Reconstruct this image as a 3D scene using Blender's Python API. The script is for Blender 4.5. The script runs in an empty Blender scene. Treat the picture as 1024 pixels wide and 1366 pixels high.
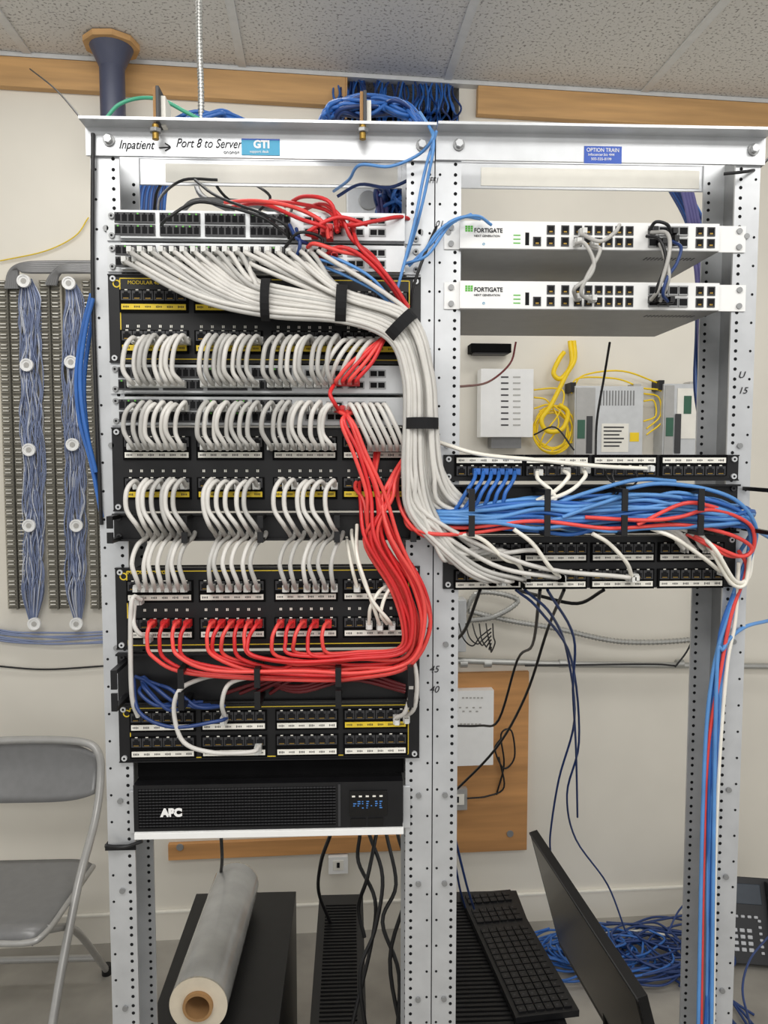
import bpy, math, random
from mathutils import Vector, Matrix
random.seed(7)
R=random.uniform
# ------------------------------------------------------------ camera model
F=1026.0
CAM=Vector((0,-1.22,1.60)); P=math.radians(4.0); YW=math.radians(2.4)
FW=Vector((math.sin(YW)*math.cos(P),math.cos(YW)*math.cos(P),-math.sin(P)))
RT=Vector((math.cos(YW),-math.sin(YW),0)); UP=RT.cross(FW)
def ray(px,py): return FW+RT*((px-512)/F)+UP*((683-py)/F)
def W(px,py,Y=0.0):
    r=ray(px,py); return CAM+r*((Y-CAM.y)/r.y)
WA=math.radians(2.4); WO=Vector((0,1.30,0))
WU=Vector((math.cos(WA),math.sin(WA),0)); WN=Vector((-math.sin(WA),math.cos(WA),0))
WM=Matrix.Translation(WO)@Matrix.Rotation(WA,4,'Z')
def WL(px,py,d=0.0):   # wall local coordinates (u, depth, z)
    r=ray(px,py); o=WO+WN*d
    t=(o-CAM).dot(WN)/r.dot(WN); p=CAM+r*t
    return Vector(((p-WO).dot(WU),d,p.z))
def WW(px,py,d=0.0): return WM@WL(px,py,d)
# ------------------------------------------------------------ materials
def s2l(c): return tuple(((x/255.)/12.92 if x/255.<=.04045 else ((x/255.+.055)/1.055)**2.4) for x in c)
def mat(name,c,rough=.5,metal=0.0,n=.05,scale=40,trans=0.0,bump=0.0,emit=0,spec=None):
    m=bpy.data.materials.new(name); m.use_nodes=True; nt=m.node_tree; b=nt.nodes['Principled BSDF']
    l=s2l(c)
    tc=nt.nodes.new('ShaderNodeTexCoord'); nz=nt.nodes.new('ShaderNodeTexNoise'); nz.inputs['Scale'].default_value=scale; nz.inputs['Detail'].default_value=4
    nt.links.new(tc.outputs['Object'],nz.inputs['Vector'])
    cr=nt.nodes.new('ShaderNodeValToRGB'); cr.color_ramp.elements[0].position=.3; cr.color_ramp.elements[1].position=.7
    cr.color_ramp.elements[0].color=tuple(max(0,x*(1-n)) for x in l)+(1,); cr.color_ramp.elements[1].color=tuple(min(1,x*(1+n)) for x in l)+(1,)
    nt.links.new(nz.outputs['Fac'],cr.inputs['Fac']); nt.links.new(cr.outputs['Color'],b.inputs['Base Color'])
    b.inputs['Roughness'].default_value=rough; b.inputs['Metallic'].default_value=metal
    if spec is not None: b.inputs['Specular IOR Level'].default_value=spec
    if trans: b.inputs['Transmission Weight'].default_value=trans
    if emit:
        nt.links.new(cr.outputs['Color'],b.inputs['Emission Color']); b.inputs['Emission Strength'].default_value=emit
    if bump:
        bp=nt.nodes.new('ShaderNodeBump'); bp.inputs['Strength'].default_value=bump; bp.inputs['Distance'].default_value=.004
        nt.links.new(nz.outputs['Fac'],bp.inputs['Height']); nt.links.new(bp.outputs['Normal'],b.inputs['Normal'])
    return m
M={}
def D(k,*a,**kw): M[k]=mat(k,*a,**kw)
D('wall',(226,221,209),rough=.7,n=.07,scale=2.0,bump=.05)
D('floor',(150,146,138),rough=.4,n=.28,scale=4)
D('tbar',(208,209,208),rough=.5)
D('wood',(196,154,102),rough=.6,n=.18,scale=9)
D('ply',(192,140,86),rough=.6,n=.22,scale=6)
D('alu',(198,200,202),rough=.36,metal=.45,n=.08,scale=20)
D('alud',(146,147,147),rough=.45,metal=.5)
D('hole',(24,24,26),rough=.8,spec=.2)
D('black',(17,17,19),rough=.42,n=.2,spec=.4)
D('blackm',(9,9,10),rough=.8,n=.2,spec=.1)
D('blackg',(7,7,9),rough=.2,n=.1)
D('dgrey',(52,52,54),rough=.5)
D('silver',(200,202,203),rough=.4,metal=.3)
D('white',(238,238,236),rough=.4,n=.02)
D('under',(146,146,145),rough=.45,metal=.2)
D('label',(235,232,222),rough=.6,n=.03)
D('yel',(226,196,50),rough=.6)
D('yelf',(240,205,20),rough=.4)
D('ink',(30,30,35),rough=.7)
D('cgray',(206,203,197),rough=.42,n=.08,scale=30)
D('cgray2',(178,176,171),rough=.45,n=.10,scale=30)
D('cwhite',(236,232,220),rough=.4)
D('cred',(204,40,42),rough=.42,n=.15,scale=20)
D('cred2',(226,74,68),rough=.42,n=.12,scale=20)
D('cdred',(100,22,28),rough=.45)
D('cblue',(44,98,172),rough=.42,n=.15,scale=20)
D('cblue2',(88,142,202),rough=.42,n=.12,scale=20)
D('cnavy',(32,58,112),rough=.42,n=.15,scale=20)
D('cgreen',(70,165,130),rough=.4)
D('cblack',(18,18,20),rough=.45)
D('cpurp',(84,80,132),rough=.5)
D('plug',(212,212,208),rough=.3)
D('blue_lbl',(30,80,180),rough=.4); D('cyan_lbl',(20,150,190),rough=.4)
D('green',(90,180,60),rough=.5); D('dgreen',(50,95,75),rough=.5)
D('lcd',(60,110,170),rough=.3,emit=.5)
D('lcdp',(58,66,76),rough=.25)
D('taupe',(172,171,168),rough=.35,metal=.25); D('taupe2',(128,128,128),rough=.36,metal=.2)
D('film',(206,206,203),rough=.10,n=.14,scale=14,trans=.45); D('card',(170,130,85),rough=.8); D('filmend',(228,216,194),rough=.3)
D('pipe',(180,180,176),rough=.35,metal=.6)
D('block',(176,170,154),rough=.6); D('blockd',(96,93,84),rough=.7)
D('lav',(128,140,172),rough=.5); D('lav2',(196,200,210),rough=.5); D('velcro',(16,16,18),rough=.9)
D('phone',(22,23,27),rough=.35); D('key',(190,192,196),rough=.5); D('sleeve',(66,70,90),rough=.4)
D('copper',(150,120,50),rough=.4,metal=.6)
# ceiling tile
def tilemat():
    m=mat('tile',(210,206,200),rough=.9,n=.1,scale=6); nt=m.node_tree; b=nt.nodes['Principled BSDF']
    tc=nt.nodes.new('ShaderNodeTexCoord'); v=nt.nodes.new('ShaderNodeTexNoise'); v.inputs['Scale'].default_value=120; v.inputs['Detail'].default_value=3
    nt.links.new(tc.outputs['Object'],v.inputs['Vector'])
    c=nt.nodes.new('ShaderNodeValToRGB'); c.color_ramp.elements[0].position=.36; c.color_ramp.elements[1].position=.44
    c.color_ramp.elements[0].color=s2l((148,145,141))+(1,); c.color_ramp.elements[1].color=s2l((214,212,208))+(1,)
    nt.links.new(v.outputs['Fac'],c.inputs['Fac']); nt.links.new(c.outputs['Color'],b.inputs['Base Color'])
    return m
M['tile']=tilemat()
def woodmat(k):
    nt=M[k].node_tree; nz=[x for x in nt.nodes if x.type=='TEX_NOISE'][0]; tc=[x for x in nt.nodes if x.type=='TEX_COORD'][0]
    mp=nt.nodes.new('ShaderNodeMapping'); mp.inputs['Scale'].default_value=(.35,3,4.5)
    nt.links.new(tc.outputs['Object'],mp.inputs['Vector']); nt.links.new(mp.outputs['Vector'],nz.inputs['Vector'])
woodmat('wood'); woodmat('ply')
COL=bpy.context.scene.collection
# ------------------------------------------------------------ builders
class MB:
    def __init__(s): s.v=[];s.f=[];s.m=[];s.k=[]
    def mi(s,k):
        if k not in s.k: s.k.append(k)
        return s.k.index(k)
    def box(s,x0,x1,y0,y1,z0,z1,k,T=None):
        a=len(s.v); c=[(x,y,z) for x in (x0,x1) for y in (y0,y1) for z in (z0,z1)]
        if T is not None: c=[tuple(T@Vector(q)) for q in c]
        s.v+=c; i=s.mi(k)
        for q in ((0,1,3,2),(4,6,7,5),(0,4,5,1),(2,3,7,6),(0,2,6,4),(1,5,7,3)):
            s.f.append(tuple(a+j for j in q)); s.m.append(i)
    def cyl(s,p0,p1,r0,k,r1=None,n=12,caps=True,sx=None):
        p0=Vector(p0);p1=Vector(p1); r1=r0 if r1 is None else r1
        d=(p1-p0).normalized(); u=d.orthogonal().normalized() if sx is None else Vector(sx); w=d.cross(u).normalized()
        a=len(s.v); i=s.mi(k)
        for j in range(n):
            t=2*math.pi*j/n; q=u*math.cos(t)+w*math.sin(t)
            s.v.append(tuple(p0+q*r0)); s.v.append(tuple(p1+q*r1))
        for j in range(n):
            b=(j+1)%n; s.f.append((a+2*j,a+2*b,a+2*b+1,a+2*j+1)); s.m.append(i)
        if caps:
            s.f.append(tuple(a+2*j for j in range(n))[::-1]); s.m.append(i)
            s.f.append(tuple(a+2*j+1 for j in range(n))); s.m.append(i)
    def ring(s,c,ax,ro,ri,k,n=24,ln=.01):
        c=Vector(c);d=Vector(ax).normalized();u=d.orthogonal().normalized();w=d.cross(u)
        a=len(s.v);i=s.mi(k)
        for j in range(n):
            t=2*math.pi*j/n;q=u*math.cos(t)+w*math.sin(t)
            for r,o in((ro,0),(ri,0),(ri,ln),(ro,ln)): s.v.append(tuple(c+q*r+d*o))
        for j in range(n):
            b=(j+1)%n
            for e in range(4):
                g=(e+1)%4; s.f.append((a+4*j+e,a+4*b+e,a+4*b+g,a+4*j+g)); s.m.append(i)
    def strap(s,c,d,hw,hd,ln,k='velcro',n=20):
        c=Vector(c);d=Vector(d).normalized(); yv=Vector((0,1,0)); u=d.cross(yv).normalized()
        a=len(s.v);i=s.mi(k)
        for j in range(n):
            t=2*math.pi*j/n;q=u*hw*math.cos(t)+yv*hd*math.sin(t)
            for q2,o in((q,-ln/2),(q,ln/2),(q*.9,ln/2),(q*.9,-ln/2)): s.v.append(tuple(c+q2+d*o))
        for j in range(n):
            b=(j+1)%n
            for e in range(4):
                g=(e+1)%4; s.f.append((a+4*j+e,a+4*b+e,a+4*b+g,a+4*j+g)); s.m.append(i)
    def quadprism(s,pts,thick,k):
        a=len(s.v);i=s.mi(k);t=Vector(thick)
        s.v+=[tuple(Vector(p)) for p in pts]+[tuple(Vector(p)+t) for p in pts]
        n=len(pts)
        s.f.append(tuple(range(a,a+n)));s.m.append(i);s.f.append(tuple(range(a+n,a+2*n))[::-1]);s.m.append(i)
        for j in range(n):
            b=(j+1)%n; s.f.append((a+j,a+n+j,a+n+b,a+b));s.m.append(i)
    def obj(s,name,parent=None,M4=None,bevel=0,smooth=False):
        me=bpy.data.meshes.new(name); me.from_pydata(s.v,[],s.f)
        for k in s.k: me.materials.append(M[k])
        me.polygons.foreach_set('material_index',s.m)
        if smooth: me.polygons.foreach_set('use_smooth',[True]*len(s.f))
        me.update(); import bmesh
        bm=bmesh.new(); bm.from_mesh(me); bmesh.ops.recalc_face_normals(bm,faces=bm.faces); bm.to_mesh(me); bm.free()
        o=bpy.data.objects.new(name,me); COL.objects.link(o)
        if M4 is not None: o.matrix_world=M4
        if parent: o.parent=parent
        if bevel:
            b=o.modifiers.new('b','BEVEL'); b.width=bevel; b.segments=2; b.limit_method='ANGLE'
        if smooth:
            e=o.modifiers.new('e','EDGE_SPLIT'); e.split_angle=.6
        return o
def cr(p,sub=6):
    if len(p)<3: return p
    q=[p[0]*2-p[1]]+p+[p[-1]*2-p[-2]]; o=[]
    for i in range(1,len(q)-2):
        a,b,c,d=q[i-1:i+3]
        for j in range(sub):
            t=j/sub
            o.append(.5*((2*b)+(c-a)*t+(2*a-5*b+4*c-d)*t*t+(3*b-a-3*c+d)*t**3))
    o.append(p[-1]); return o
def curve(name,paths,r,k,parent=None,sub=6,wall=False,br=2,raw=False):
    cu=bpy.data.curves.new(name,'CURVE'); cu.dimensions='3D'; cu.bevel_depth=r; cu.bevel_resolution=br; cu.use_fill_caps=True
    for p in paths:
        pts=[Vector(a) for a in p] if raw else [(WW(*a) if wall else W(*a)) for a in p]
        pts=cr(pts,sub); sp=cu.splines.new('POLY'); sp.points.add(len(pts)-1)
        for i,a in enumerate(pts): sp.points[i].co=(a.x,a.y,a.z,1)
        sp.use_smooth=True
    cu.materials.append(M[k]); o=bpy.data.objects.new(name,cu); COL.objects.link(o)
    if parent: o.parent=parent
    return o
def text(s,px,py,hpx,Y,k,parent,name='lettering',shear=0,wall=False,rotz=0,off=.0003,bold=0,sx=1):
    cu=bpy.data.curves.new(name,'FONT'); cu.body=s; cu.shear=shear; cu.offset=bold
    if wall: p=WW(px,py,Y); q=WW(px,py+hpx,Y)
    else: p=W(px,py,Y); q=W(px,py+hpx,Y)
    cu.size=abs(p.z-q.z)*1.4; cu.extrude=.0003; cu.materials.append(M[k])
    o=bpy.data.objects.new(name,cu); COL.objects.link(o)
    o.matrix_world=Matrix.Translation(q)@Matrix.Rotation(WA if wall else 0,4,'Z')@Matrix.Rotation(math.pi/2,4,'X')@Matrix.Rotation(rotz,4,'Z')@Matrix.Diagonal((sx,1,1,1))
    if parent: o.parent=parent
    return o
def empty(name):
    e=bpy.data.objects.new(name,None); e.empty_display_size=.05; COL.objects.link(e); return e
def X(px,py=620,Y=0): return W(px,py,Y).x
def Z(py,px=355,Y=0): return W(px,py,Y).z

# ============================================================ ROOM
ceilZ=2.80; TILT=.020
CM=WM@Matrix.Rotation(TILT,4,'Y')    # the ceiling falls slightly to the right
def cz(u): return ceilZ-TILT*u
hl=WL(437,150); hr=WL(612,150); hz0=WL(520,170).z
b=MB(); b.box(-3,hl.x,0,.12,0,ceilZ+.1,'wall'); b.box(hr.x,3.2,0,.12,0,ceilZ+.1,'wall'); b.box(hl.x,hr.x,0,.12,0,hz0,'wall')
b.box(hl.x-.02,hr.x+.02,.22,.25,hz0-.02,ceilZ+.1,'blackm'); b.box(hl.x-.02,hl.x,.12,.22,hz0-.02,ceilZ+.1,'blackm'); b.box(hr.x,hr.x+.02,.12,.22,hz0-.02,ceilZ+.1,'blackm')
b.box(hl.x,hr.x,.12,.22,hz0-.02,hz0,'blackm')
b.obj('wall_back',M4=WM)
b=MB(); b.box(-3,3.2,-4.5,.3,-.05,0,'floor'); b.obj('floor',M4=WM)
b=MB(); b.box(-3,3.2,-4.5,0.25,ceilZ,ceilZ+.05,'tile'); b.obj('ceiling',M4=CM)
b=MB(); b.box(-3,3.2,-.012,-.001,0,.098,'wall'); b.box(-3,3.2,-.014,-.001,.094,.099,'label'); b.obj('baseboard_back',M4=WM)
b=MB()
b.box(-3,3.2,-.03,0,ceilZ-.014,ceilZ-.001,'tbar')
for i in range(-5,6):
    x=WL(572,105).x+i*.64
    b.box(x-.012,x+.012,-4.5,-.03,ceilZ-.006,ceilZ-.0005,'tbar')
for y in (-.64,-1.25,-1.86,-2.47,-3.08): b.box(-3,3.2,y-.012,y+.012,ceilZ-.007,ceilZ-.0005,'tbar')
b.obj('trim_ceiling_grid',M4=CM)
bz=ceilZ-.102
b=MB(); b.box(-3,hl.x,-.03,-.001,bz,ceilZ-.015,'wood'); b.box(hr.x,3.2,-.03,-.001,bz,ceilZ-.015,'wood')
b.box(hl.x,hl.x+.006,-.03,.1,hz0,ceilZ-.015,'wood')
b.obj('trim_wood_beam',M4=CM,bevel=.002)

# ============================================================ RACKS
zTopL=Z(175,350); zTopR=Z(181,790)
RD=.115
def rack(xl,xr,fl,zt,lx0,lx1,e,hand):
    b=MB()
    for (a,c,web) in ((xl,xl+fl,'l'),(xr-fl,xr,'r')):
        wx=(xl,xl+.004) if web=='l' else (xr-.004,xr)
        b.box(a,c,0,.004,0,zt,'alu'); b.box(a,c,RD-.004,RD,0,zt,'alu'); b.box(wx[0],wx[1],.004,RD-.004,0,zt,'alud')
        hx=(c-.009) if web=='l' else (a+.009)
        z=.08; j=0
        while z<zt-.03:
            for yy,dd in((-.0004,.0005),(RD-.0045,.0005)):
                b.cyl((hx,yy,z),(hx,yy+dd,z),.0028,'hole',n=8)
            ox=(a+.007) if web=='l' else (c-.007)
            if j%3==0: b.cyl((ox,-.0004,z),(ox,.0001,z),.0022,'hole',n=6)
            z+=(.0159,.0159,.0127)[j%3]; j+=1
        for zz in (1.05,1.3,1.62,1.95,.9,.7):
            b.cyl(((a+c)/2,-.0005,zz),((a+c)/2,-.004,zz),.0045,'alud',n=10)
        b.box(a-.02,c+.02,-.08,RD+.08,0,.006,'alu'); b.box(a,c,-.006,-.0005,0,.09,'alu')
    zb=zt-.042
    b.box(lx0,lx1,-.006,-.0012,zb,zt,'alu'); b.box(lx0,lx1,-.036,-.0012,zt-.001,zt+.003,'alu')
    b.box(lx0,lx1,RD+.001,RD+.006,zb,zt,'alu'); b.box(lx0,lx1,RD+.001,RD+.036,zt-.001,zt+.003,'alu')
    for bx in (lx0+.035,lx1-.02):
        b.cyl((bx,-.006,zt-.02),(bx,-.009,zt-.02),.009,'alud',n=16); b.cyl((bx,-.009,zt-.02),(bx,-.016,zt-.02),.006,'silver',n=6)
    b.box(lx0+.09,lx1-.05,RD-.0002,RD+.0009,zb+.004,zt-.008,'label')
    return b.obj(e,bevel=.0)
xL0=X(131);xL1=X(577.5); xR0=X(579);xR1=X(1001)
rk=rack(xL0,xL1,.043,zTopL,X(116,190),X(580,190)-.001,'equipment_rack',1)
rk2=rack(xR0,xR1,.040,zTopR,X(580,190)+.001,X(1018,200),'equipment_rack',0)
text('Inpatient',158,186,12,-.0068,'ink',rk,'handwriting',.35,sx=.8)
text('Port 8 to Server',234,184,12,-.0068,'ink',rk,'handwriting',.35,sx=.8)
curve('handwriting_arrow',[[(212,197,-.0072),(226,196,-.0072)],[(220,191,-.0072),(227,196,-.0072),(220,201,-.0072)]],.0008,'ink',rk)
text('ononon',298,200,5,-.0068,'ink',rk,'handwriting')
text('SFF1',568,236,8,-.001,'ink',rk,'handwriting',.3,sx=.8); text('01',580,294,8,-.001,'ink',rk2,'handwriting',.3)
def pb(b,x0,y0,x1,y1,Y0,Y1,k):
    xm=(x0+x1)/2;ym=(y0+y1)/2
    b.box(W(x0,ym,Y0).x,W(x1,ym,Y0).x,Y0,Y1,W(xm,y1,Y0).z,W(xm,y0,Y0).z,k)
b=MB(); pb(b,322,185,373,207,-.0072,-.006,'cyan_lbl'); pb(b,322,185,373,187,-.0074,-.007,'blue_lbl'); b.obj('asset_sticker',rk)
text('GTI',338,187,10,-.0075,'white',rk,bold=.0006); text('support desk',333,200,3.5,-.0075,'white',rk)
b=MB(); pb(b,779,195,829,218,-.0072,-.006,'blue_lbl'); b.obj('asset_sticker',rk2)
text('OPTION TRAIN',782,197,5.2,-.0075,'white',rk2,sx=.9); text('infocenter.biz 444',784,204,3.6,-.0075,'white',rk2); text('503-555-0199',788,210,3.6,-.0075,'white',rk2)
for t,px,py in (('45',572,888),('40',572,915),('U',984,495),('15',984,516)): text(t,px,py,9,-.001,'ink',rk if px<600 else rk2,'handwriting',.3)

def ears(b,x0,x1,zt,zb,k='silver'):
    for x in (x0+.008,x1-.008):
        for z in (zt-.007,zb+.007): b.cyl((x,-.004,z),(x,-.0075,z),.0045,k,n=10); b.cyl((x,-.0075,z),(x,-.0078,z),.002,'hole',n=6)
PX0=X(151);PX1=X(560)
GR=[(168,254),(265,351),(366,448),(458,542)]
GRR=[(607,695),(700,782),(790,872),(880,965)]
def patch_panel(yt,yb,rows,groups,px0,px1,cx,outline=False,title=None,ylab=None,refy=620):
    b=MB(); zt=Z(yt,cx)-.0008; zb=Z(yb,cx)+.0008
    b.box(px0,px1,-.004,-.0005,zb,zt,'black'); b.box(px0+.03,px1-.03,-.0005,.03,zb+.001,zt-.001,'blackm')
    b.box(px0,px1,-.007,-.004,zt-.002,zt,'black'); b.box(px0,px1,-.007,-.004,zb,zb+.002,'black')
    ears(b,px0,px1,zt,zb)
    if outline:
        a0=px0+.018;a1=px1-.018
        for z in (zt-.006,zb+.006): b.box(a0,a1,-.0045,-.004,z-.0007,z+.0007,'yel')
        for x in (a0,a1): b.box(x-.0007,x+.0007,-.0045,-.004,zb+.006,zt-.006,'yel')
        b.ring((px0+.013,-.0046,zt-.014),(0,1,0),.006,.0042,'yel',ln=.0006)
    for gi,(g0,g1) in enumerate(groups):
        a=X(g0);c=X(g1); pitch=(c-a)/6
        for (yp,yl,lk) in rows:
            zp=Z(yp,cx); zl=Z(yl,cx)
            lk2=lk if isinstance(lk,str) else lk[gi]
            b.box(a-.002,c+.002,-.0075,-.004,min(zp,zl)-.008,max(zp,zl)+.009,'blackm')
            for i in range(6):
                x=a+pitch*(i+.5)
                b.box(x-.0076,x+.0076,-.0088,-.0075,zp-.0072,zp+.0072,'dgrey')
                b.box(x-.0058,x+.0058,-.0092,-.0087,zp-.0052,zp+.003,'hole'); b.box(x-.003,x+.003,-.0092,-.0087,zp+.003,zp+.0055,'hole')
                b.box(x-.004,x+.004,-.0094,-.0091,zp-.005,zp-.0038,'copper')
                b.box(x-.002,x+.002,-.0081,-.0074,zp+.0078,zp+.0092,'label')
            if lk2:
                b.box(a+.001,c-.001,-.0092,-.0074,zl-.0042,zl+.0042,lk2)
                for i in range(6):
                    x=a+pitch*(i+.5)
                    for q in range(4):
                        h=R(.0011,.0018); b.box(x-.0045+q*.0024,x-.0045+q*.0024+.0013,-.0095,-.0091,zl-h,zl+h,'ink')
    for zz in ([Z(437,cx)] if yt<400 else ([Z(628,cx)] if yt<600 and yt>500 else ([Z(812,cx)] if 750<yt<800 and cx<500 else []))):
        for g0,g1 in groups:
            a=X(g0);c=X(g1)
            for i in range(6):
                x=a+(c-a)*(i+.5)/6; b.box(x-.0018,x-.0002,-.0045,-.004,zz-.002,zz+.002,'label'); b.box(x+.0006,x+.002,-.0045,-.004,zz-.002,zz+.002,'label')
    o=b.obj('patch_panel')
    if title: text(title,int(groups[0][0])+2,yt+6,5,-.0046,'yel',o)
    return o
patch_panel(368,486,[(397,412,['yel','yel',None,None]),(450,466,'yel')],GR,PX0,PX1,355,True,'MODULAR 48-G2')
patch_panel(570,682,[(590,607,'label'),(644,659,'yel')],GR,PX0,PX1,355,False)
patch_panel(755,864,[(780,795,'label'),(830,844,'label')],GR,PX0,PX1,355,True,'MODULAR 48-G2')
patch_panel(936,1013,[(953,966,['label','label','label','yel']),(986,1001,'label')],GR,PX0,PX1,355,True)
RX0=X(591);RX1=X(983)
patch_panel(606,642,[(628,614,['label','label','label','label'])],GRR,RX0,RX1,790)
patch_panel(714,784,[(731,743,'label'),(766,778,'label')],GRR,RX0,RX1,790)
def switch(yt,yb,cx=355):
    b=MB(); zt=Z(yt,cx)-.001; zb=Z(yb,cx)+.001; h=zt-zb
    b.box(PX0,PX1,-.004,-.0005,zb,zt,'silver'); b.box(PX0+.024,PX1-.026,-.016,-.004,zb+.001,zt-.001,'silver')
    b.box(PX0+.024,PX1-.026,-.0005,.26,zb+.001,zt-.001,'silver')
    ears(b,PX0,PX1,zt,zb,'alud')
    zm=(zt+zb)/2
    for g0,g1 in ((165,217),(223,275),(281,333),(339,391)):
        a=X(g0);c=X(g1);p=(c-a)/6*.99
        for s in(1,-1):
            zz=zm+s*h*.21
            b.box(a,c,-.0185,-.016,zz-h*.19,zz+h*.17,'dgrey')
            for i in range(6):
                x=a+p*(i+.5); b.box(x-.0038,x+.0038,-.0188,-.0184,zz-h*.13,zz+h*.1,'hole'); b.box(x-.0012,x+.0012,-.0188,-.0184,zz+h*.1,zz+h*.15,'green' if R(0,1)<.3 else 'hole')
    for i in range(4):
        a=X(408+i*28)
        for s in(1,-1):
            zz=zm+s*h*.2; b.box(a,a+.026,-.0175,-.016,zz-.006,zz+.006,'alud'); b.box(a+.002,a+.012,-.0178,-.0174,zz-.004,zz+.004,'hole'); b.box(a+.014,a+.024,-.0178,-.0174,zz-.004,zz+.004,'hole')
    return b.obj('network_switch',bevel=0)
switch(285,325); switch(328,366); switch(487,527); switch(529,569)
def zm_(a,b): return (a+b)/2
def manager(yt,yb,x0,x1,cx,rings,rh,depth=.085):
    b=MB(); zt=Z(yt,cx);zb=Z(yb,cx)
    b.box(x0,x1,-.004,-.0005,zb,zt,'black'); b.box(x0,x1,-.014,-.004,zt-.003,zt,'black'); b.box(x0,x1,-.014,-.004,zb,zb+.003,'black')
    ears(b,x0,x1,zt,zb,'dgrey')
    for r in rings:
        x=X(r,yt); w=.0045
        ztt=zt+rh; zbb=zb-rh
        b.box(x-w,x+w,-depth,-.004,ztt-.009,ztt-.003,'black'); b.box(x-w,x+w,-depth,-.004,zbb+.003,zbb+.009,'black')
        b.box(x-w,x+w,-depth-.004,-depth,zbb+.003,zm_(ztt,zbb)-.004,'black'); b.box(x-w,x+w,-depth-.004,-depth,zm_(ztt,zbb)+.002,ztt-.003,'black')
    return b.obj('cable_manager',bevel=.0015)
manager(684,720,PX0,PX1,355,[160,255,352,450,548],.002,.05)
manager(868,934,PX0,PX1,355,[170,254,350,452,543],-.006,.07)
manager(646,711,RX0,RX1,790,[618,712,808,903,992],-.001,.085)

# ---------------- UPS & shelf
ups=MB(); x0=X(178,1075,-.02);x1=X(537,1075,-.02);zt=Z(1045,358,-.02);zb=Z(1106,358,-.02)
ups.box(x0,x1,.0,.42,zb,zt,'blackm'); ups.box(x0,x1,-.02,.0,zb,zt,'black')
xg=x0+.265/.42*(x1-x0)+.05
n=26
for i in range(n):
    z=zb+.006+(zt-zb-.012)*i/n; ups.box(x0+.008,xg,-.0215,-.02,z,z+.0011,'dgrey' if i%2 else 'blackm')
for i in range(60):
    x=x0+.008+(xg-x0-.008)*i/60; ups.box(x,x+.0006,-.0218,-.02,zb+.006,zt-.006,'blackm')
ups.box(xg+.004,xg+.008,-.022,-.02,zb+.003,zt-.003,'dgrey')
dx0=X(466,1075,-.02);dx1=X(516,1075,-.02)
ups.box(dx0,dx1,-.023,-.02,Z(1087,490,-.02),Z(1054,490,-.02),'blackg')
for i in range(4):
    for j in range(7):
        if R(0,1)<.75:
            xx=dx0+.006+j*.007; zz=Z(1077,490,-.02)+i*.0035; ups.box(xx,xx+R(.002,.005),-.0235,-.0229,zz,zz+.0014,'lcd')
for i in range(5): ups.box(dx0+.004+i*.011,dx0+.009+i*.011,-.0235,-.0229,Z(1062,490,-.02),Z(1060,490,-.02),'label')
for i in range(2): ups.box(dx0+.002+i*.028,dx0+.026+i*.028,-.022,-.02,Z(1101,490,-.02),Z(1091,490,-.02),'blackg')
u=ups.obj('uninterruptible_power_supply')
text('APC',215,1079,10,-.0225,'white',u,bold=.0012)
b=MB(); b.box(PX0+.024,PX1-.024,.012,.014,zt+.0005,Z(1008,355),'blackm'); b.obj('gap_dark_sheet')  # added black sheet keeping the gap above the UPS dark, no rack part
b=MB(); x0s=X(180,1112,-.02);x1s=X(538,1112,-.02);zs=Z(1106,358,-.02)
b.box(x0s,x1s,-.022,.42,zs-.004,zs-.0005,'white'); b.box(x0s,x1s,-.025,-.022,zs-.011,zs-.0005,'white')
for s in (x0s-.012,x1s): b.box(s,s+.012,-.006,-.001,zs-.01,zs+.06,'alu')
b.obj('rack_shelf',bevel=.0008)

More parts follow.
